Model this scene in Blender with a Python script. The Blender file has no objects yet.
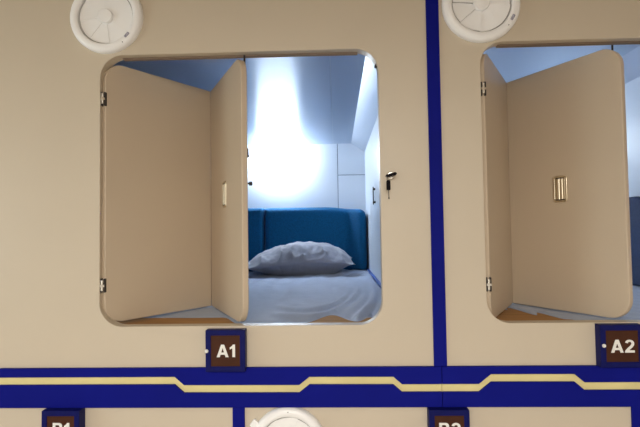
import bpy, bmesh, math, random
from mathutils import Vector, Matrix, noise
random.seed(4)
S = bpy.context.scene
C = bpy.context.collection
PI = math.pi

# ------------------------------------------------------------------ materials
def mat(name, col, rough=0.5, metal=0.0, spec=0.5, noise_amt=0.0, noise_scale=8.0, bump=0.0, bump_scale=200.0,
        emit=None, aniso=0.0, sheen=0.0, stretch=None):
    m = bpy.data.materials.new(name); m.use_nodes = True
    nt = m.node_tree; b = nt.nodes['Principled BSDF']
    b.inputs['Base Color'].default_value = (*col, 1); b.inputs['Roughness'].default_value = rough
    b.inputs['Metallic'].default_value = metal; b.inputs['Specular IOR Level'].default_value = spec
    if sheen: b.inputs['Sheen Weight'].default_value = sheen
    tc = nt.nodes.new('ShaderNodeTexCoord')
    src = tc.outputs['Object']
    if stretch:
        mp = nt.nodes.new('ShaderNodeMapping'); mp.inputs['Scale'].default_value = stretch
        nt.links.new(src, mp.inputs['Vector']); src = mp.outputs['Vector']
    if noise_amt:
        n = nt.nodes.new('ShaderNodeTexNoise'); n.inputs['Scale'].default_value = noise_scale; n.inputs['Detail'].default_value = 5
        nt.links.new(src, n.inputs['Vector'])
        r = nt.nodes.new('ShaderNodeMapRange')
        r.inputs['From Min'].default_value = 0.3; r.inputs['From Max'].default_value = 0.7
        r.inputs['To Min'].default_value = 1 - noise_amt; r.inputs['To Max'].default_value = 1 + noise_amt
        nt.links.new(n.outputs['Fac'], r.inputs['Value'])
        v = nt.nodes.new('ShaderNodeVectorMath'); v.operation = 'SCALE'
        v.inputs[0].default_value = col; nt.links.new(r.outputs['Result'], v.inputs['Scale'])
        nt.links.new(v.outputs['Vector'], b.inputs['Base Color'])
    if bump:
        n2 = nt.nodes.new('ShaderNodeTexNoise'); n2.inputs['Scale'].default_value = bump_scale; n2.inputs['Detail'].default_value = 3
        nt.links.new(src, n2.inputs['Vector'])
        bp = nt.nodes.new('ShaderNodeBump'); bp.inputs['Strength'].default_value = bump; bp.inputs['Distance'].default_value = 0.002
        nt.links.new(n2.outputs['Fac'], bp.inputs['Height']); nt.links.new(bp.outputs['Normal'], b.inputs['Normal'])
    if aniso:
        b.inputs['Anisotropic'].default_value = aniso
        t = nt.nodes.new('ShaderNodeTangent'); t.direction_type = 'UV_MAP'; t.uv_map = 'UVMap'
        nt.links.new(t.outputs['Tangent'], b.inputs['Tangent'])
    if emit:
        b.inputs['Emission Color'].default_value = (*emit[0], 1); b.inputs['Emission Strength'].default_value = emit[1]
    return m

M = {}
M['panel'] = mat('beige_laminate', (0.60, 0.518, 0.402), 0.42, noise_amt=0.02, noise_scale=3, bump=0.05, bump_scale=600)
M['door'] = mat('door_laminate', (0.585, 0.477, 0.352), 0.45, noise_amt=0.02, noise_scale=3, bump=0.05, bump_scale=600)
M['doorin'] = M['door']
M['blue'] = mat('blue_lacquer', (0.004, 0.007, 0.20), 0.6, spec=0.08, noise_amt=0.08, noise_scale=5)
M['boxblue'] = mat('blue_box_lacquer', (0.003, 0.005, 0.09), 0.5, spec=0.15, noise_amt=0.12, noise_scale=40)
M['yellow'] = mat('yellow_inlay', (0.74, 0.64, 0.30), 0.45, noise_amt=0.08, noise_scale=6)
M['brown'] = mat('brown_sign_face', (0.062, 0.021, 0.010), 0.5, spec=0.15, noise_amt=0.1, noise_scale=30)
M['white_letter'] = mat('white_lettering', (0.85, 0.84, 0.8), 0.5)
M['fan'] = mat('fan_plastic', (0.93, 0.925, 0.915), 0.35, noise_amt=0.01)
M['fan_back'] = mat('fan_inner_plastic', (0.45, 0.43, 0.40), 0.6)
M['badge'] = mat('badge_grey', (0.36, 0.35, 0.42), 0.4, noise_amt=0.5, noise_scale=300)
M['chrome'] = mat('chrome', (0.75, 0.72, 0.66), 0.22, metal=1)
M['brass'] = mat('satin_nickel', (0.78, 0.70, 0.54), 0.28, metal=1)
M['dark_metal'] = mat('dark_metal', (0.035, 0.028, 0.025), 0.55, metal=0.3)
M['black_plastic'] = mat('black_plastic', (0.008, 0.006, 0.008), 0.75, spec=0.1)
M['rail'] = mat('track_metal', (0.30, 0.22, 0.16), 0.45, metal=0.3)
M['inner'] = mat('inner_white_laminate', (0.77, 0.82, 0.88), 0.4, noise_amt=0.015, noise_scale=3)
M['groove'] = mat('groove_grey', (0.22, 0.25, 0.32), 0.7)
M['ceil'] = mat('brushed_silver_laminate', (0.62, 0.69, 0.79), 0.36, metal=1.0, bump=0.06, bump_scale=60, stretch=(0.6, 14, 1), aniso=0.8)
M['cove'] = mat('cove_silver_laminate', (0.76, 0.80, 0.86), 0.40, metal=1.0, bump=0.03, bump_scale=80)
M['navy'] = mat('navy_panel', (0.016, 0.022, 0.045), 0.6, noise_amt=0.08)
M['wood'] = mat('tan_board', (0.42, 0.235, 0.10), 0.85, spec=0.1, noise_amt=0.12, noise_scale=6, stretch=(1, 8, 8))
M['sheet'] = mat('grey_blue_sheet', (0.32, 0.38, 0.51), 0.85, noise_amt=0.04, noise_scale=60, bump=0.25, bump_scale=500, sheen=0.2)
M['pillow'] = mat('grey_pillowcase', (0.26, 0.265, 0.31), 0.8, noise_amt=0.05, noise_scale=40, bump=0.2, bump_scale=500, sheen=0.2)
M['uphol'] = mat('teal_blue_weave', (0.003, 0.088, 0.215), 0.8, spec=0.15, noise_amt=0.22, noise_scale=140, bump=0.4, bump_scale=420, sheen=0.05)
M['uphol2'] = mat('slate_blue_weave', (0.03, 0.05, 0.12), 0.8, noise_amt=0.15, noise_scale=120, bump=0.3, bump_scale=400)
M['bluetrim'] = mat('bright_blue_edging', (0.04, 0.12, 0.48), 0.4)
M['floor'] = mat('corridor_floor', (0.36, 0.32, 0.28), 0.45, noise_amt=0.12, noise_scale=3)
M['room'] = mat('corridor_paint', (0.68, 0.65, 0.60), 0.7, noise_amt=0.02)
M['ceilpaint'] = mat('corridor_ceiling_paint', (0.52, 0.41, 0.30), 0.8)
M['led'] = mat('led_strip', (0.9, 0.9, 0.9), 0.5, emit=((0.86, 0.93, 1.0), 1.5))
M['lamp'] = mat('corridor_lamp_diffuser', (0.9, 0.9, 0.9), 0.5, emit=((1.0, 0.93, 0.80), 3.0))
M['podlamp'] = mat('pod_lamp_diffuser', (0.9, 0.9, 0.9), 0.5, emit=((0.78, 0.89, 1.0), 78.0))
M['podlamp2'] = mat('dimmer_lamp_diffuser', (0.9, 0.9, 0.9), 0.5, emit=((0.78, 0.89, 1.0), 46.0))
M['fill_glow'] = mat('fill_glow_pane', (0.8, 0.8, 0.8), 0.6, emit=((0.80, 0.96, 1.0), 7.6))  # glow of an added, unseen light source at the corridor's left end
M['housing'] = mat('white_housing', (0.85, 0.86, 0.88), 0.4)

# ------------------------------------------------------------------ helpers
def obj(name, bm, m, parent=None, smooth=False, bevel=0.0, seg=2, loc=(0, 0, 0), recalc=True):
    if recalc: bmesh.ops.recalc_face_normals(bm, faces=bm.faces[:])
    me = bpy.data.meshes.new(name); bm.to_mesh(me); bm.free()
    o = bpy.data.objects.new(name, me); C.objects.link(o); me.materials.append(m)
    if parent: o.parent = parent
    o.location = loc
    if smooth:
        for p in me.polygons: p.use_smooth = True
        if smooth != 'all':
            try: me.set_sharp_from_angle(angle=math.radians(40))
            except Exception: pass
    if bevel:
        b = o.modifiers.new('bevel', 'BEVEL'); b.width = bevel; b.segments = seg; b.limit_method = 'ANGLE'; b.angle_limit = math.radians(50)
    return o

def thing(name, label, cat, loc=(0, 0, 0), group=None):
    o = bpy.data.objects.new(name, None); C.objects.link(o); o.location = loc; o.empty_display_size = 0.05
    return tag(o, label, cat, group)

def tag(o, label, cat, group=None):
    o['label'] = label; o['category'] = cat
    if group: o['group'] = group
    return o

def struct(o, label=None):
    o['kind'] = 'structure'
    if label: o['label'] = label
    return o

def box(bm, x0, x1, y0, y1, z0, z1, mtx=None):
    vs = [bm.verts.new((x, y, z)) for x in (x0, x1) for y in (y0, y1) for z in (z0, z1)]
    for f in ((0, 1, 3, 2), (4, 6, 7, 5), (0, 4, 5, 1), (2, 3, 7, 6), (0, 2, 6, 4), (1, 5, 7, 3)):
        bm.faces.new([vs[i] for i in f])
    if mtx: bmesh.ops.transform(bm, matrix=mtx, verts=vs)
    return vs

def B(*a): bm = bmesh.new(); box(bm, *a); return bm

def tube(bm, a, b, r, n=12, r2=None):
    a, b = Vector(a), Vector(b); d = (b - a).normalized()
    u = d.orthogonal().normalized(); v = d.cross(u); r2 = r if r2 is None else r2
    A = [bm.verts.new(a + r * (math.cos(t) * u + math.sin(t) * v)) for t in (2 * PI * i / n for i in range(n))]
    Bv = [bm.verts.new(b + r2 * (math.cos(t) * u + math.sin(t) * v)) for t in (2 * PI * i / n for i in range(n))]
    for i in range(n): bm.faces.new((A[i], A[(i + 1) % n], Bv[(i + 1) % n], Bv[i]))
    bm.faces.new(A[::-1]); bm.faces.new(Bv)

def lathe_y(bm, prof, n=64, cx=0, cz=0):           # profile of (radius, y), turned about the y axis
    rings = []
    for r, y in prof:
        if r < 1e-6: rings.append([bm.verts.new((cx, y, cz))])
        else: rings.append([bm.verts.new((cx + r * math.cos(2 * PI * i / n), y, cz + r * math.sin(2 * PI * i / n))) for i in range(n)])
    for p, q in zip(rings, rings[1:]):
        for i in range(n):
            j = (i + 1) % n
            if len(p) == 1: bm.faces.new((p[0], q[i], q[j]))
            elif len(q) == 1: bm.faces.new((p[i], p[j], q[0]))
            else: bm.faces.new((p[i], p[j], q[j], q[i]))

def rrect(x0, x1, z0, z1, r, n=8):                 # r: radii at (x0z0, x1z0, x1z1, x0z1)
    if not isinstance(r, (tuple, list)): r = (r,) * 4
    pts = []
    for (cx, cz, sx, sz, a0), rr in zip(((x0, z0, 1, 1, PI), (x1, z0, -1, 1, 1.5 * PI), (x1, z1, -1, -1, 0), (x0, z1, 1, -1, 0.5 * PI)), r):
        if rr <= 0: pts.append((cx, cz)); continue
        for i in range(n + 1):
            a = a0 + 0.5 * PI * i / n
            pts.append((cx + sx * rr + rr * math.cos(a), cz + sz * rr + rr * math.sin(a)))
    return pts

def prism(bm, outer, y0, y1, holes=()):            # outline in x,z pushed from y0 to y1, with holes
    loops = [outer] + list(holes)
    sides = []
    for y in (y0, y1):
        es, lv = [], []
        for lp in loops:
            vs = [bm.verts.new((x, y, z)) for x, z in lp]; lv.append(vs)
            es += [bm.edges.new((vs[i], vs[(i + 1) % len(vs)])) for i in range(len(vs))]
        if holes: bmesh.ops.triangle_fill(bm, use_beauty=True, use_dissolve=False, edges=es)
        else: bm.faces.new(lv[0])
        sides.append(lv)
    for a, b in zip(*sides):
        n = len(a)
        for i in range(n): bm.faces.new((a[i], a[(i + 1) % n], b[(i + 1) % n], b[i]))
    return bm

def arc(cx, cz, rx, rz, a0, a1, n=12):
    return [(cx + rx * math.cos(math.radians(a0 + (a1 - a0) * i / n)), cz + rz * math.sin(math.radians(a0 + (a1 - a0) * i / n))) for i in range(n + 1)]
GLYPH = {   # bold sans glyphs in a 1 x 1.4 cell: outline, holes
    'A': ([(0, 0), (.30, 0), (.385, .28), (.815, .28), (.90, 0), (1.2, 0), (.76, 1.4), (.44, 1.4)], [[(.46, .52), (.74, .52), (.60, 1.02)]]),
    '1': ([(.26, 0), (.54, 0), (.54, 1.4), (.31, 1.4), (.22, 1.24), (.0, 1.08), (.0, .84), (.26, .98)], []),
    '2': ([(0, 0), (.94, 0), (.94, .25), (.42, .25)] + [(.52, .36), (.76, .60), (.88, .78)] + arc(.475, .98, .445, .42, -10, 165, 14) + [(.31, 1.0)] + arc(.475, .98, .175, .19, 165, -15, 10) + [(.56, .78), (.20, .42), (.05, .22)], []),
    'B': ([(0, 0), (.56, 0)] + arc(.60, .395, .44, .395, -90, 62, 10) + arc(.62, 1.06, .345, .34, -50, 90, 10) + [(0, 1.4)],
          [[(.28, .23), (.56, .23)] + arc(.58, .425, .17, .175, -80, 80, 6) + [(.28, .60)], [(.28, .83), (.54, .83)] + arc(.55, 1.0, .14, .165, -75, 75, 6) + [(.28, 1.17)]]),
}
def letters(txt, hgt=.0365, gap=.12):
    k = hgt / 1.4; ws = [max(p[0] for p in GLYPH[c][0]) for c in txt]; W = sum(ws) + gap * (len(txt) - 1); x = -W / 2
    bm = bmesh.new()
    for c, w_ in zip(txt, ws):
        o, hs = GLYPH[c]
        f = lambda ps: [((x + px) * k * 1.12, (pz - .7) * k) for px, pz in ps]
        prism(bm, f(o), -.0007, .0007, [f(q) for q in hs]); x += w_ + gap
    return bm

# ------------------------------------------------------------------ corridor
XL, XR, YB, ZC = -2.6, 2.8, -3.8, 2.48
struct(obj('floor', B(XL, XR, YB, 0.0, -0.06, 0), M['floor']))
struct(obj('ceiling', B(XL, XR, YB, 0.0, ZC, ZC + 0.06), M['ceilpaint']))
struct(obj('wall_back', B(XL, XR, YB - 0.06, YB, 0, ZC), M['room']))
struct(obj('wall_left', B(XL - 0.06, XL, YB, 0.04, 0, ZC), M['room']))
bm = bmesh.new()                                 # unseen glowing frame, added to brighten the pod fronts from the left
for a in ((-1.50, -1.45, 1.35, 2.05), (-.55, -.50, 1.35, 2.05), (-1.02, -.98, 1.40, 2.00), (-1.45, -.55, 1.35, 1.40), (-1.45, -.55, 2.00, 2.05)):
    box(bm, XL, XL + .035, a[0], a[1], a[2], a[3])
wn = struct(obj('fill_window_1', bm, M['housing'], bevel=.003))
obj('pane', B(XL, XL + .012, -1.45, -.55, 1.40, 2.00), M['fill_glow'], wn)
struct(obj('wall_right', B(XR, XR + 0.06, YB, 0.04, 0, ZC), M['room']))

# pod fronts (upper row), each with its rounded opening
TH = 0.040
ZT, ZB = 1.201, 1.0843                    # blue band top and bottom
O1 = (-0.7208, 0.1337, 1.3225, 2.1535)
O2 = (0.4400, 1.2950, 1.3240, 2.1640)
w = prism(bmesh.new(), [(XL, ZT - .01), (0.285, ZT - .01), (0.285, ZC), (XL, ZC)], 0, TH, [rrect(*O1, 0.070, 12)])
struct(obj('wall_front', w, M['panel'], bevel=0.002))
w = prism(bmesh.new(), [(0.315, ZT - .01), (XR, ZT - .01), (XR, ZC), (0.315, ZC)], 0, TH, [rrect(*O2, 0.070, 12)])
struct(obj('wall_front', w, M['panel'], bevel=0.002))
for a, b in ((XL, -0.312), (-0.284, 0.848), (0.876, XR)):      # lower row
    struct(obj('wall_front', B(a, b, 0, TH, 0, ZB + .01), M['panel'], bevel=0.0015))

# blue bands, with the cranked yellow inlay let into them
PR = -0.011
step = [(XL, 1.1748), (-0.488, 1.1748), (-0.460, 1.1505), (-0.1163, 1.1498), (-0.0865, 1.1733), (0.1602, 1.1725), (0.185, 1.1508),
        (0.4079, 1.1508), (0.4435, 1.1790), (0.6827, 1.1783), (0.7105, 1.1545), (1.05, 1.1545), (1.08, 1.178), (XR, 1.178)]
def zat(x):
    for (a, za), (b, zb) in zip(step, step[1:]):
        if a <= x <= b: return za + (zb - za) * (x - a) / (b - a)
def piece(a, b): return [(a, zat(a))] + [p for p in step if a < p[0] < b] + [(b, zat(b))]
tk = 0.0225
k = 1
for a, b in ((XL, 0.3010), (0.3022, XR)):
    top = piece(a, b)
    bm = prism(bmesh.new(), top + [(b, ZT), (a, ZT)], PR, 0.02)
    struct(obj('trim_%d' % k, bm, M['blue'], bevel=0.0012)); k += 1
    low = [(x, z - tk) for x, z in top]
    bm = prism(bmesh.new(), [(a, ZB), (b, ZB)] + low[::-1], PR, 0.02)
    struct(obj('trim_%d' % k, bm, M['blue'], bevel=0.0012)); k += 1
    mid = [(x, z + .004) for x, z in top]; mid2 = [(x, z - tk - .004) for x, z in top]
    bm = prism(bmesh.new(), mid2 + mid[::-1], PR + 0.007, 0.019)
    struct(obj('trim_%d' % k, bm, M['yellow'])); k += 1
for a, b, z0, z1 in ((0.2804, 0.3183, ZT, ZC), (-0.316, -0.2801, 0, ZB), (0.8434, 0.8800, 0, ZB)):
    struct(obj('trim_%d' % k, B(a, b, -0.007, 0.02, z0, z1), M['blue'], bevel=0.0012)); k += 1

# corridor ceiling lamp
t = thing('ceiling_lamp', 'long warm white lamp panel on the corridor ceiling facing the pods', 'lamp', (-0.10, -2.95, ZC))
bm = prism(bmesh.new(), [(-.75, -.05), (.75, -.05), (.75, 0), (-.75, 0)], -.22, .22); obj('housing', bm, M['housing'], t)
obj('diffuser', B(-.72, .72, -.19, .19, -.056, -.0505), M['lamp'], t)

# ------------------------------------------------------------------ inside of the pods
def quad_uv(name, pts, m, th, nrm):
    """flat slab from a quad, UV u along world x"""
    bm = bmesh.new(); uv = bm.loops.layers.uv.new('UVMap'); n = Vector(nrm)
    a = [bm.verts.new(p) for p in pts]; b = [bm.verts.new(Vector(p) + n * th) for p in pts]
    bm.faces.new(a); bm.faces.new(b[::-1])
    for i in range(4): bm.faces.new((a[i], b[i], b[(i + 1) % 4], a[(i + 1) % 4]))
    for f in bm.faces:
        for l in f.loops: l[uv].uv = (l.vert.co.y, l.vert.co.x + .3 * l.vert.co.z)
    return struct(obj(name, bm, m))

YK = 2.0
def pod(xl, xr, zc, cx, zcv, seam_x, lm):
    # xl, xr: inner faces; zc: ceiling; cx, zcv: where the sloping cove starts and how low it reaches
    Y0 = TH
    if seam_x:
        quad_uv('ceiling_inner', [(xl, Y0, zc), (seam_x - .0012, Y0, zc), (seam_x - .0012, YK, zc), (xl, YK, zc)], M['ceil'], .01, (0, 0, 1))
        quad_uv('ceiling_inner', [(seam_x + .0012, Y0, zc), (cx, Y0, zc), (cx, YK, zc), (seam_x + .0012, YK, zc)], M['ceil'], .01, (0, 0, 1))
    else:
        quad_uv('ceiling_inner', [(xl, Y0, zc), (cx, Y0, zc), (cx, YK, zc), (xl, YK, zc)], M['ceil'], .01, (0, 0, 1))
    struct(obj('ceiling_inner', B(xl - .02, xr + .02, Y0, YK + .03, zc + .0102, zc + .03), M['inner']))
    d = Vector((xr - cx, 0, zcv - zc)).normalized(); nn = (-d.z, 0, d.x)
    quad_uv('ceiling_cove', [(cx, Y0, zc), (xr, Y0, zcv), (xr, YK, zcv), (cx, YK, zc)], M['cove'], .01, nn)
    struct(obj('wall_inner_right', B(xr, xr + .016, Y0, YK, 1.26, zcv + .02), M['inner']))
    struct(obj('wall_inner_left', B(xl - .016, xl, Y0, YK, 1.26, zc), lm))
    struct(obj('floor_inner', B(xl, xr, Y0 - .001, YK, 1.28, 1.3185), M['wood']))

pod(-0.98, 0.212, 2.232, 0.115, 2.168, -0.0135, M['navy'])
pod(0.42, 1.38, 2.350, 1.265, 2.280, None, M['inner'])
# rear wall of the left pod: large board, then two small boards beside a groove
struct(obj('wall_inner_back', B(-1.0, 0.23, YK + .006, YK + .03, 1.26, 2.26), M['groove']))
for a, b, c, d in ((-0.98, 0.014, 1.27, 2.245), (0.0185, 0.212, 1.27, 2.0025), (0.0185, 0.212, 2.0075, 2.245)):
    struct(obj('wall_inner_back', B(a, b, YK - .004, YK + .006, c, d), M['inner'], bevel=.001))
struct(obj('wall_inner_back', B(0.40, 1.40, YK, YK + .03, 1.26, 2.37), M['inner']))
# bright blue edging between bed and right inner wall
struct(obj('trim_%d' % k, B(0.200, 0.212, 0.05, 1.86, 1.318, 1.350), M['bluetrim'], bevel=.002)); k += 1
# door tracks under the heads of both openings
for o in (O1, O2):
    bm = bmesh.new(); xa, xb = o[0] + .06, o[1] - .06
    box(bm, xa, xb, .024, .027, o[3] - .0045, o[3] + .003); box(bm, xa, xb, .034, .037, o[3] - .006, o[3] + .003); box(bm, xa, xb, .024, .037, o[3] - .001, o[3] + .003)
    struct(obj('trim_%d' % k, bm, M['rail'])); k += 1

# ------------------------------------------------------------------ folding doors
def leaf_geo(L, zl, zh, round_end, t=.019, r=.062):
    rr = (r, 0, 0, r) if round_end == 0 else (0, r, r, 0)
    return prism(bmesh.new(), rrect(0, L, zl, zh, rr, 10), 0, t)

def place(o, p, a): o.location = p; o.rotation_euler = (0, 0, a)

def folding_hatch(H, F, E, zl, zh, label, hz, bolt_z, hook_z):
    t = thing('folding_hatch', label, 'door', (H[0], H[1], zl)); t['kind'] = 'thing'
    R = Vector(t.location)
    h = zh - zl
    def d(p, q): v = Vector(q) - Vector(p); return v.length, math.atan2(v.y, v.x)
    L1, a1 = d(H, F); L2, a2 = d(F, E)
    l1 = obj('door_leaf', leaf_geo(L1, 0, h, 0), M['door'], t, smooth=True, bevel=.0025)
    place(l1, (0, 0, 0), a1)
    l2 = obj('door_leaf', leaf_geo(L2 + .001, 0, h, 1), M['door'], t, smooth=True, bevel=.0025)
    place(l2, (F[0] - .003 * math.cos(a2) - R.x, F[1] - .003 * math.sin(a2) - R.y, 0), a2)
    bm = bmesh.new(); tube(bm, (L1 + .001, .010, .02), (L1 + .001, .010, h - .02), .0075, 12); obj('fold_hinge', bm, M['door'], l1, smooth=True)
    # flush pull on the outer face of the second leaf
    zc = 1.731 - zl; u = L2 * .5
    bm = prism(bmesh.new(), rrect(u - .025, u + .025, zc - .044, zc + .044, .010, 6), -.0035, .001, [rrect(u - .0185, u + .0185, zc - .0375, zc + .0375, .006, 6)])
    hd = obj('door_handle', bm, M['brass'], l2, smooth=True, bevel=.001); hd['label'] = 'satin metal flush pull set in the leaf'
    bm = bmesh.new()
    for cu, rr in ((u - .0095, .0085), (u + .0035, .0062), (u + .0135, .0048)):      # reeded scoop
        n = 10; top = []; bot = []
        for i in range(n + 1):
            an = PI * i / n
            top.append(bm.verts.new((cu - rr * math.cos(an), -.0002 - .55 * rr * math.sin(an) * .9, zc + .034)))
            bot.append(bm.verts.new((cu - rr * math.cos(an), -.0002 - .55 * rr * math.sin(an) * .9, zc - .034)))
        for i in range(n): bm.faces.new((top[i], top[i + 1], bot[i + 1], bot[i]))
        bm.faces.new(top); bm.faces.new(bot[::-1])
    obj('handle_grip', bm, M['brass'], l2, smooth=True)
    bm = prism(bmesh.new(), rrect(u - .0185, u + .0185, zc - .0375, zc + .0375, .005, 5), -.0006, .0002); obj('handle_recess', bm, M['dark_metal'], l2)
    # bolt knob and hook on the inner face near the free end
    bm = bmesh.new(); bz = bolt_z - zl; tube(bm, (L2 - .030, .018, bz), (L2 - .030, .034, bz), .0028)
    tube(bm, (L2 - .030, .033, bz), (L2 - .030, .041, bz), .0068, 16); kb = obj('bolt_knob', bm, M['dark_metal'], l2, smooth=True)
    bm = bmesh.new(); zz = hook_z - zl; box(bm, L2 - .020, L2 - .014, .018, .027, zz - .012, zz + .012); box(bm, L2 - .024, L2 - .014, .024, .029, zz - .014, zz - .008)
    obj('latch_hook', bm, M['dark_metal'], l2)
    # guide pin running up into the track
    bm = bmesh.new(); tube(bm, (L2 - .034, .0215, h - .05), (L2 - .034, .0215, h + .011), .0030); box(bm, L2 - .046, L2 - .034, .0185, .022, h - .05, h - .02)
    obj('guide_pin', bm, M['dark_metal'], l2)
    # hinges on the jamb
    for z in hz:
        zz = z - zl
        bm = bmesh.new()
        box(bm, -.0125, -.0085, -.005, .018, zz - .021, zz + .021); box(bm, -.0020, .0030, -.006, .012, zz - .021, zz + .021, None)
        hg = obj('hinge', bm, M['dark_metal'], t, bevel=.0008); hg['label'] = 'small metal hinge on the jamb'
        bm = bmesh.new()
        for q in (-.016, .003): tube(bm, (-.0055, -.006, zz + q), (-.0055, -.006, zz + q + .013), .0042, 12)
        box(bm, -.012, .002, -.008, -.002, zz - .004, zz + .003)
        obj('hinge_barrel', bm, M['chrome'], hg, smooth=True)
    return t

folding_hatch((-0.7085, .008), (-0.4715, .355), (-0.2795, -.020), 1.3285, 2.1410,
              'beige two leaf folding door half folded into the open pod above sign A1', (2.020, 1.446), 1.752, 1.845)
folding_hatch((0.4540, .010), (0.6460, .362), (0.8535, -.002), 1.3270, 2.1490,
              'beige two leaf folding door folded inward above sign A2', (2.024, 1.437), 1.757, 1.878)

# ------------------------------------------------------------------ fans
def fan(loc, label, rot, pitch, r, badge_ang, badge_r):
    t = thing('ventilation_fan', label, 'fan', loc, 'round wall fans')
    bm = bmesh.new(); s = r / .112
    lathe_y(bm, [(.112 * s, 0), (.112 * s, -.008), (.1095 * s, -.0145), (.104 * s, -.019), (.096 * s, -.021), (.0885 * s, -.020), (.0855 * s, -.017), (.0845 * s, -.003), (.0845 * s, 0)], 72)
    obj('ring', bm, M['fan'], t, smooth=True)
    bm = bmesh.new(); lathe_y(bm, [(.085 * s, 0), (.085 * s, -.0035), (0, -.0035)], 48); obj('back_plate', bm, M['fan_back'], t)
    bm = bmesh.new(); lathe_y(bm, [(.0225 * s, -.003), (.0225 * s, -.0155), (.0205 * s, -.018), (.012 * s, -.019), (0, -.0192)], 36); obj('hub', bm, M['fan'], t, smooth=True)
    for i in range(8):
        a0 = rot + i * PI / 4; a1 = a0 + PI / 4 * 1.0; n = 8
        bm = bmesh.new(); F, K = [], []
        for j in range(n + 1):
            f = j / n; a = a0 + (a1 - a0) * f
            y = -.0070 - pitch * f
            row = []
            for rr in (.021 * s, .052 * s, .0815 * s):
                row.append((bm.verts.new((rr * math.cos(a), y - .001 * (rr > .03 * s), rr * math.sin(a))), bm.verts.new((rr * math.cos(a), y + .0016, rr * math.sin(a)))))
            F.append(row)
        for j in range(n):
            for q in range(2):
                for side in (0, 1):
                    vs = (F[j][q][side], F[j + 1][q][side], F[j + 1][q + 1][side], F[j][q + 1][side]); bm.faces.new(vs if side == 0 else vs[::-1])
            for q in (0, 2): bm.faces.new((F[j][q][0], F[j][q][1], F[j + 1][q][1], F[j + 1][q][0]))
        for j in (0, n):
            for q in range(2): bm.faces.new((F[j][q][0], F[j][q + 1][0], F[j][q + 1][1], F[j][q][1]))
        obj('blade', bm, M['fan'], t)
    if badge_ang is not None:
        bm = prism(bmesh.new(), rrect(-.0095, .0095, -.0042, .0042, .003, 4), -.0010, .002)
        b = obj('badge', bm, M['badge'], t); b['label'] = 'small grey maker badge'
        b.location = (badge_r * math.cos(badge_ang), -.0205, badge_r * math.sin(badge_ang)); b.rotation_euler = (0, -(badge_ang + PI / 2), 0)
    bm = bmesh.new()
    for a in (badge_ang - .25 if badge_ang is not None else .5 * PI,):
        tube(bm, (.1005 * s * math.cos(a), -.0195, .1005 * s * math.sin(a)), (.1005 * s * math.cos(a), -.0212, .1005 * s * math.sin(a)), .0014, 8)
    obj('screw', bm, M['dark_metal'], t)
    return t
fan((-0.6985, 0, 2.271), 'round white wall fan above the upper left corner of the A1 opening', math.radians(8), .0022, .1130, math.radians(-42), .0935)
fan((0.4445, 0, 2.277), 'round white wall fan right of the upper vertical blue strip', math.radians(-4), .0060, .1165, math.radians(-29), .1010)
f3 = fan((-0.150, 0, .974), 'round white wall fan low under the blue band right of sign A1', math.radians(70), .0050, .1115, None, .09)
bm = prism(bmesh.new(), rrect(-.012, .012, -.016, .016, .004, 4), -.012, 0); tb = obj('side_tab', bm, M['fan'], f3, bevel=.002); tb.location = (-.096, 0, .058); tb.rotation_euler = (0, math.radians(-52), 0)

# ------------------------------------------------------------------ number boxes
def sign(cx, cz, txt, label, wd=.118, ht=.122, knob=None, dp=.030):
    t = thing('number_sign', label, 'sign', (cx, 0, cz), 'blue pod number boxes')
    a, b = wd / 2, ht / 2; fr = .0155
    bm = prism(bmesh.new(), [(-a, -b), (a, -b), (a, b), (-a, b)], -dp + .004, -.0005); obj('box', bm, M['boxblue'], t, bevel=.0012)
    bm = prism(bmesh.new(), [(-a, -b), (a, -b), (a, b), (-a, b)], -dp, -dp + .0045, [[(-a + fr, -b + fr), (a - fr, -b + fr), (a - fr, b - fr), (-a + fr, b - fr)]])
    obj('frame', bm, M['boxblue'], t, bevel=.0012)
    obj('face', B(-a + fr - .002, a - fr + .002, -dp + .0025, -dp + .005, -b + fr - .002, b - fr + .002), M['brown'], t)
    bm = letters(txt)
    obj('lettering', bm, M['white_letter'], t, loc=(.0015, -dp + .0022, .007 if txt[0] == 'B' else 0))
    if knob:
        bm = bmesh.new(); lathe_y(bm, [(.0055, .004), (.0055, -.003), (.004, -.0055), (0, -.006)], 20, 0, 0)
        o = obj('knob', bm, M['white_letter'], t, smooth=True); o.location = (knob[0], -dp + (0.0015 if len(knob) < 3 else knob[2]), knob[1])
    return t
sign(-0.3310, 1.2550, 'A1', 'blue box sign reading A1 in white on a brown face', .117, .121, (-.055, .0))
sign(0.8100, 1.2615, 'A2', 'blue box sign reading A2 in white on a brown face', .122, .120, (-.052, .002))
sign(-0.8190, 1.0245, 'B1', 'blue box sign reading B1 in white, cut by the bottom edge', .113, .121, (-.053, .0), .036)
sign(0.3150, 1.0225, 'B2', 'blue box sign reading B2 in white, under the vertical blue strip', .115, .122, (-.053, .0), .033)

# ------------------------------------------------------------------ lock, key, catch, pull
KX, KZ = 0.1630, 1.7640
t = thing('cam_lock', 'small round metal lock on the beige panel right of the A1 opening', 'lock', (KX, 0, KZ))
bm = bmesh.new(); lathe_y(bm, [(.0125, 0), (.0125, -.003), (.0105, -.005), (.0095, -.012), (0, -.012)], 28); obj('barrel', bm, M['chrome'], t, smooth=True)
obj('keyway', B(-.0012, .0012, -.0126, -.0118, -.006, .006), M['dark_metal'], t)
t = thing('key', 'dark headed key left in the lock with a black fob hanging from it', 'key', (KX, -.0135, KZ))
bm = prism(bmesh.new(), rrect(-.016, .016, -.0042, .0042, .004, 5), -.026, -.008)
o = obj('bow', bm, M['black_plastic'], t, smooth=True); o.rotation_euler = (0, math.radians(-14), 0)
bm = bmesh.new(); tube(bm, (0, .001, 0), (0, -.010, 0), .0022); obj('shank', bm, M['chrome'], t)
bm = bmesh.new(); n = 20
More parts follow.
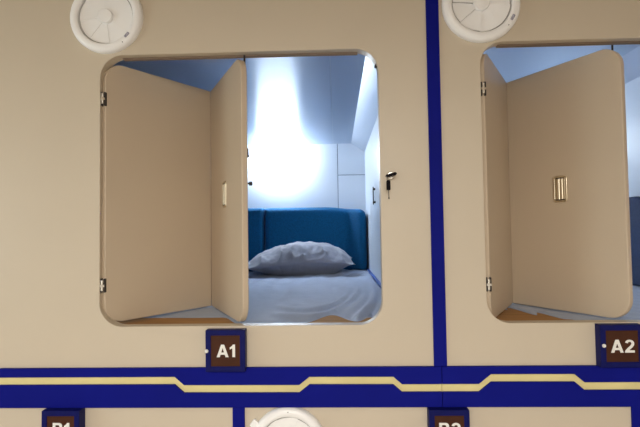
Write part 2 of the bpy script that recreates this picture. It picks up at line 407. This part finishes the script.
for i in range(n):
    a, b = 2 * PI * i / n, 2 * PI * (i + 1) / n
    tube(bm, (-.008 + .007 * math.cos(a), -.02, -.0095 + .008 * math.sin(a)), (-.008 + .007 * math.cos(b), -.02, -.0095 + .008 * math.sin(b)), .0009, 6)
obj('key_ring', bm, M['chrome'], t, smooth=True)
bm = prism(bmesh.new(), rrect(-.0145, -.0030, -.0450, -.0150, (.002, .002, .0055, .0055), 5), -.0235, -.0165); obj('fob', bm, M['black_plastic'], t, smooth=True, bevel=.001)
bm = bmesh.new(); tube(bm, (-.0085, -.02, -.045), (-.0080, -.02, -.068), .0010, 6); tube(bm, (-.0080, -.02, -.066), (-.0080, -.02, -.071), .0018, 8); obj('cord', bm, M['dark_metal'], t)

bm = bmesh.new(); box(bm, 0.1275, 0.1340, .012, .026, 2.100, 2.122); box(bm, 0.1240, 0.1285, .014, .024, 2.100, 2.107)
tag(obj('catch_plate', bm, M['dark_metal'], bevel=.0008), 'tiny dark metal catch near the upper right corner of the A1 opening', 'catch')

bm = bmesh.new(); box(bm, .198, .203, 1.132, 1.146, 1.742, 1.838); box(bm, .202, .2115, 1.133, 1.145, 1.75, 1.76); box(bm, .202, .2115, 1.133, 1.145, 1.82, 1.83)
tag(obj('pull_handle', bm, M['dark_metal'], bevel=.0015), 'slim grey vertical pull handle on the white inner side wall beside the headboard', 'handle')

# ------------------------------------------------------------------ bed: mattress under a sheet
def fbm(p, o=4): return noise.fractal(Vector(p), 1.0, 2.0, o)
def sheet_bm(xl, xr, y1, nx, ny, hfun, edge, zb):
    bm = bmesh.new(); top = []
    for i in range(nx + 1):
        x = xl + (xr - xl) * i / nx; col = []
        ye = edge(x)
        for j in range(ny + 1):
            f = (j / ny) ** 1.7; y = ye + (y1 - ye) * f
            col.append(bm.verts.new((x, y, hfun(x, y, y - ye))))
        top.append(col)
    for i in range(nx):
        for j in range(ny): bm.faces.new((top[i][j], top[i + 1][j], top[i + 1][j + 1], top[i][j + 1]))
    rim = [top[i][0] for i in range(nx + 1)] + [top[nx][j] for j in range(1, ny + 1)] + [top[i][ny] for i in range(nx - 1, -1, -1)] + [top[0][j] for j in range(ny - 1, 0, -1)]
    low = [bm.verts.new((v.co.x, v.co.y, zb)) for v in rim]
    for i in range(len(rim)):
        j = (i + 1) % len(rim); bm.faces.new((rim[i], low[i], low[j], rim[j]))
    bm.faces.new(low)
    return bm
def sm(a, b, x):
    t = max(0, min(1, (x - a) / (b - a))); return t * t * (3 - 2 * t)

def edge1(x):
    e = .035 + .125 * sm(-.30, -.385, x) + .008 * math.sin(9 * x + 1) ** 2
    return e + .15 * math.exp(-((x + .02) / .055) ** 2) + .10 * math.exp(-((x - .105) / .03) ** 2)
def h1(x, y, d):
    z = 1.3198 + .0042 * sm(0, .06, d) + .012 * sm(.45, .9, y) + .006 * sm(-.24, -.14, x) * sm(.02, .12, d)
    # arched folds sweeping round the right front corner and back along the wall
    re = math.hypot((x + .12) / .25, (y - 1.0) / .98)
    win = sm(.62, .85, re) * sm(1.45, 1.2, re) * sm(-.26, -.12, x) * sm(1.0, .25, y) * sm(0, .05, d)
    z += .0065 * win * (math.sin(re * 44 + 1.6 * fbm((x * 3, y * 2, 3))))
    z += .0040 * win * math.sin(re * 27 + 2)
    # small pulls and a few creases further in
    far = max(sm(.38, .6, y), sm(-.25, -.15, x))
    z += .0012 * sm(.0, .1, d) * math.sin(46 * (y + .5 * x) + 2.5 * fbm((x * 3, y * 3, 1))) * sm(.45, .05, y) * far
    z += .0045 * fbm((x * 7, y * 5, 5)) * sm(.02, .2, d) * far
    z += .0020 * math.sin(x * 60 + 3 * fbm((x * 2, y * 1.2, 9))) * sm(.3, .7, y)
    return z
t = thing('mattress', 'mattress under a rumpled grey blue sheet inside the open A1 pod', 'mattress', (0, 0, 0))
obj('core', B(-.96, .19, .36, 1.85, 1.3187, 1.3192), M['sheet'], t)
o = obj('bed_sheet', sheet_bm(-.965, .1985, 1.862, 150, 190, h1, edge1, 1.3187), M['sheet'], t, smooth='all')

def edge2(x):
    e = .285 - (x - .60) * 1.75
    return max(.045, min(.33, e)) + .05 * math.sin(105 * x) * sm(.74, .66, x)
def h2(x, y, d):
    z = 1.3198 + .0040 * sm(0, .05, d) + .012 * sm(.45, .8, y)
    z += .0018 * math.sin(80 * (.75 * x + .65 * y) + 2 * fbm((x * 4, y * 4, 2))) * sm(.0, .05, d)
    z += .0030 * fbm((x * 7, y * 5, 15)) * sm(.4, .7, y)
    return z
t = thing('mattress', 'mattress under a creased pale sheet glimpsed below the folded A2 door', 'mattress', (0, 0, 0))
obj('core', B(.44, 1.36, .36, 1.85, 1.3187, 1.3192), M['sheet'], t)
obj('bed_sheet', sheet_bm(.425, 1.375, 1.862, 120, 150, h2, edge2, 1.3187), M['sheet'], t, smooth='all')

# ------------------------------------------------------------------ headboard
def pad_bm(x0, x1, ztop, yf, yb, zb, bulge, rr, nx=40, nz=24, wing=0):
    """padded slab: front face bulging, edges rolled back by rr"""
    bm = bmesh.new(); g = []
    for i in range(nx + 1):
        u = i / nx; x = x0 + (x1 - x0) * u; col = []
        zt = ztop(x)
        for j in range(nz + 1):
            v = j / nz; z = zb + (zt - zb) * v
            def roll(dist):
                return 0 if dist > rr else rr - math.sqrt(max(0, rr * rr - (rr - dist) ** 2))
            e = max(roll(x - x0), roll(x1 - x)); e2 = roll(zt - z)
            off = math.hypot(e, e2)
            y = yf + min(off, yb - yf) - bulge * math.sin(PI * u) * math.sin(PI * min(1, v * .8 + .1)) - wing * sm(.80, .96, u)
            col.append(bm.verts.new((x, min(y, yb - .002), z)))
        g.append(col)
    for i in range(nx):
        for j in range(nz): bm.faces.new((g[i][j], g[i + 1][j], g[i + 1][j + 1], g[i][j + 1]))
    rim = [g[i][0] for i in range(nx + 1)] + [g[nx][j] for j in range(1, nz + 1)] + [g[i][nz] for i in range(nx - 1, -1, -1)] + [g[0][j] for j in range(nz - 1, 0, -1)]
    bk = [bm.verts.new((v.co.x, yb, v.co.z)) for v in rim]
    for i in range(len(rim)):
        j = (i + 1) % len(rim); bm.faces.new((rim[i], bk[i], bk[j], rim[j]))
    bm.faces.new(bk)
    return bm
def ztop(x):
    z = 1.7690 - .020 * sm(-.08, .17, x)
    if x > .150: z -= .052 - math.sqrt(max(0, .052 ** 2 - (min(x, .202) - .150) ** 2))
    return z
t = thing('headboard', 'teal blue padded headboard behind the pillow in the A1 pod', 'headboard', (-.3, 1.9, 1.3175))
R = Vector(t.location)
def hb(name, bm, m, **k2):
    bmesh.ops.translate(bm, vec=-R, verts=bm.verts[:]); return obj(name, bm, m, t, **k2)
hb('pad', pad_bm(-.4940, .202, ztop, 1.835, 1.970, 1.3455, .014, .034, 80, 30, .085), M['uphol'], smooth='all')
hb('pad', pad_bm(-.955, -.5000, ztop, 1.835, 1.970, 1.3455, .010, .022, 36, 30), M['uphol'], smooth='all')
hb('back_board', B(-.955, .195, 1.970, 1.990, 1.318, 1.70), M['uphol'])

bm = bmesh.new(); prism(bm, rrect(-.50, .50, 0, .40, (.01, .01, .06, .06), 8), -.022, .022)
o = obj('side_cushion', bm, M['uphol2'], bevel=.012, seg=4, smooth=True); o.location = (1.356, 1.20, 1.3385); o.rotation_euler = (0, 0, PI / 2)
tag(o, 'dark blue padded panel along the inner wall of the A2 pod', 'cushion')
# ------------------------------------------------------------------ pillow
def pillow_bm(cx, cy, zb, w_, d_, h_):
    nx, ny = 96, 64; bm = bmesh.new(); T, U = [], []
    for i in range(nx + 1):
        ct, cb = [], []
        for j in range(ny + 1):
            u = -1 + 2 * i / nx; v = -1 + 2 * j / ny
            # pinched corners: sides pulled in between them
            x = u * w_ / 2 * (1 - .05 * (1 - v * v)) ; y = v * d_ / 2 * (1 - .10 * (1 - u * u) * (v * v))
            prof = max(0, (1 - abs(u) ** 2.4)) ** .62 * max(0, (1 - abs(v) ** 2.0)) ** .72
            seam = .078 - .010 * u * u + .007 * math.sin(3.3 * u + 1) + .010 * u
            wr = prof ** .5 * (.011 * fbm((u * 2.6, v * 2.0, 4)) + .006 * fbm((u * 7, v * 4, 7)))
            ph = u * 15 + 3.5 * fbm((u * 2, v * .8, 2))
            gather = math.exp(-((1 + v) / .55) ** 2) * (1 - .5 * abs(u)) * sm(0, .12, 1 + v)
            crease = -abs(math.sin(ph * .62)) ** .55                    # sharp ridged gathers running in from the seam
            edge_w = gather * (.5 + .5 * min(1, prof * 2)) * .044 * (crease + .5)
            sidew = math.exp(-((1 - abs(u)) / .30) ** 2) * .009 * math.sin(v * 9 + 3 * fbm((u, v * 2, 12))) * min(1, prof * 2)
            zt = seam + (h_ - .078) * prof + wr + edge_w + sidew
            under = max(0, 1 - abs(u) ** 2.2) ** .8 * max(0, 1 - abs(v) ** 1.5) ** 1.05
            zl = seam - (seam + .004) * min(1, under * 1.6) + .4 * edge_w * (1 - prof)
            if i in (0, nx) or j in (0, ny): zl = zt = seam
            ct.append(bm.verts.new((cx + x, cy + y, zb + max(zt, .004)))); cb.append(None if (i in (0, nx) or j in (0, ny)) else bm.verts.new((cx + x, cy + y, zb + max(.0, min(zl, zt - .002)))))
            if cb[-1] is None: cb[-1] = ct[-1]
        T.append(ct); U.append(cb)
    for i in range(nx):
        for j in range(ny):
            bm.faces.new((T[i][j], T[i + 1][j], T[i + 1][j + 1], T[i][j + 1]))
            q = (U[i][j], U[i][j + 1], U[i + 1][j + 1], U[i + 1][j])
            try: bm.faces.new(q)
            except ValueError: pass
    return bm
pb = pillow_bm(0, 0, 0, .675, .40, .186)
o = obj('pillow', pb, M['pillow'], smooth='all')
o.location = (-.230, 1.572, 1.3445); o.rotation_euler = (math.radians(3), 0, math.radians(1))
tag(o, 'plump grey wrinkled pillow lying on the sheet against the headboard', 'pillow')

# ------------------------------------------------------------------ lights
def area(name, loc, rot, size, size_y, power, col, spread=PI):
    l = bpy.data.lights.new(name, 'AREA'); l.shape = 'RECTANGLE'; l.size = size; l.size_y = size_y; l.energy = power; l.color = col; l.spread = spread
    o = bpy.data.objects.new(name, l); C.objects.link(o); o.location = loc; o.rotation_euler = rot
    return o
area('corridor_light', (-0.10, -2.95, ZC - .06), (0, 0, 0), 1.40, .36, 106, (1.0, 0.975, 0.93))

# pod lamps: a flat diffuser lamp on each rear wall, above the headboard
def wall_lamp(cx, cz, wdt, hgt, label, dm):
    t = thing('wall_lamp', label, 'lamp', (cx, YK - .004, cz))
    obj('base', prism(bmesh.new(), rrect(-wdt / 2 - .006, wdt / 2 + .006, -hgt / 2 - .006, hgt / 2 + .006, .02), -.008, 0), M['housing'], t)
    obj('diffuser', prism(bmesh.new(), rrect(-wdt / 2, wdt / 2, -hgt / 2, hgt / 2, .018), -.075, -.0075), dm, t, smooth=True, bevel=.010, seg=4)
wall_lamp(-.405, 2.12, .27, .10, 'glaring white wall lamp above the teal headboard in the A1 pod', M['podlamp'])
wall_lamp(.80, 2.19, .27, .10, 'white wall lamp high on the rear wall of the A2 pod', M['podlamp2'])

wd = bpy.data.worlds.new('world'); S.world = wd; wd.use_nodes = True
wd.node_tree.nodes['Background'].inputs[0].default_value = (.9, .8, .65, 1); wd.node_tree.nodes['Background'].inputs[1].default_value = 0.05

# ------------------------------------------------------------------ camera
cam = bpy.data.cameras.new('camera'); co = bpy.data.objects.new('camera', cam); C.objects.link(co); S.camera = co
cam.sensor_fit = 'HORIZONTAL'; cam.sensor_width = 36; cam.lens = 36 * 480 / 640
ya, pi_, ro = math.radians(1.92538), math.radians(2.187998), math.radians(0.822812)
R3 = Matrix.Rotation(ya, 3, 'Z') @ Matrix.Rotation(pi_, 3, 'X') @ Matrix.Rotation(ro, 3, 'Y')
right, fwd, up = R3 @ Vector((1, 0, 0)), R3 @ Vector((0, 1, 0)), R3 @ Vector((0, 0, 1))
mw = Matrix((right, up, -fwd)).transposed().to_4x4(); mw.translation = Vector((0, -1.44, 1.6)); co.matrix_world = mw
cam.clip_start = .02
S.view_settings.view_transform = 'Standard'; S.view_settings.look = 'None'; S.view_settings.gamma = 1; S.view_settings.use_curve_mapping = False
S.view_settings.exposure = 0.0
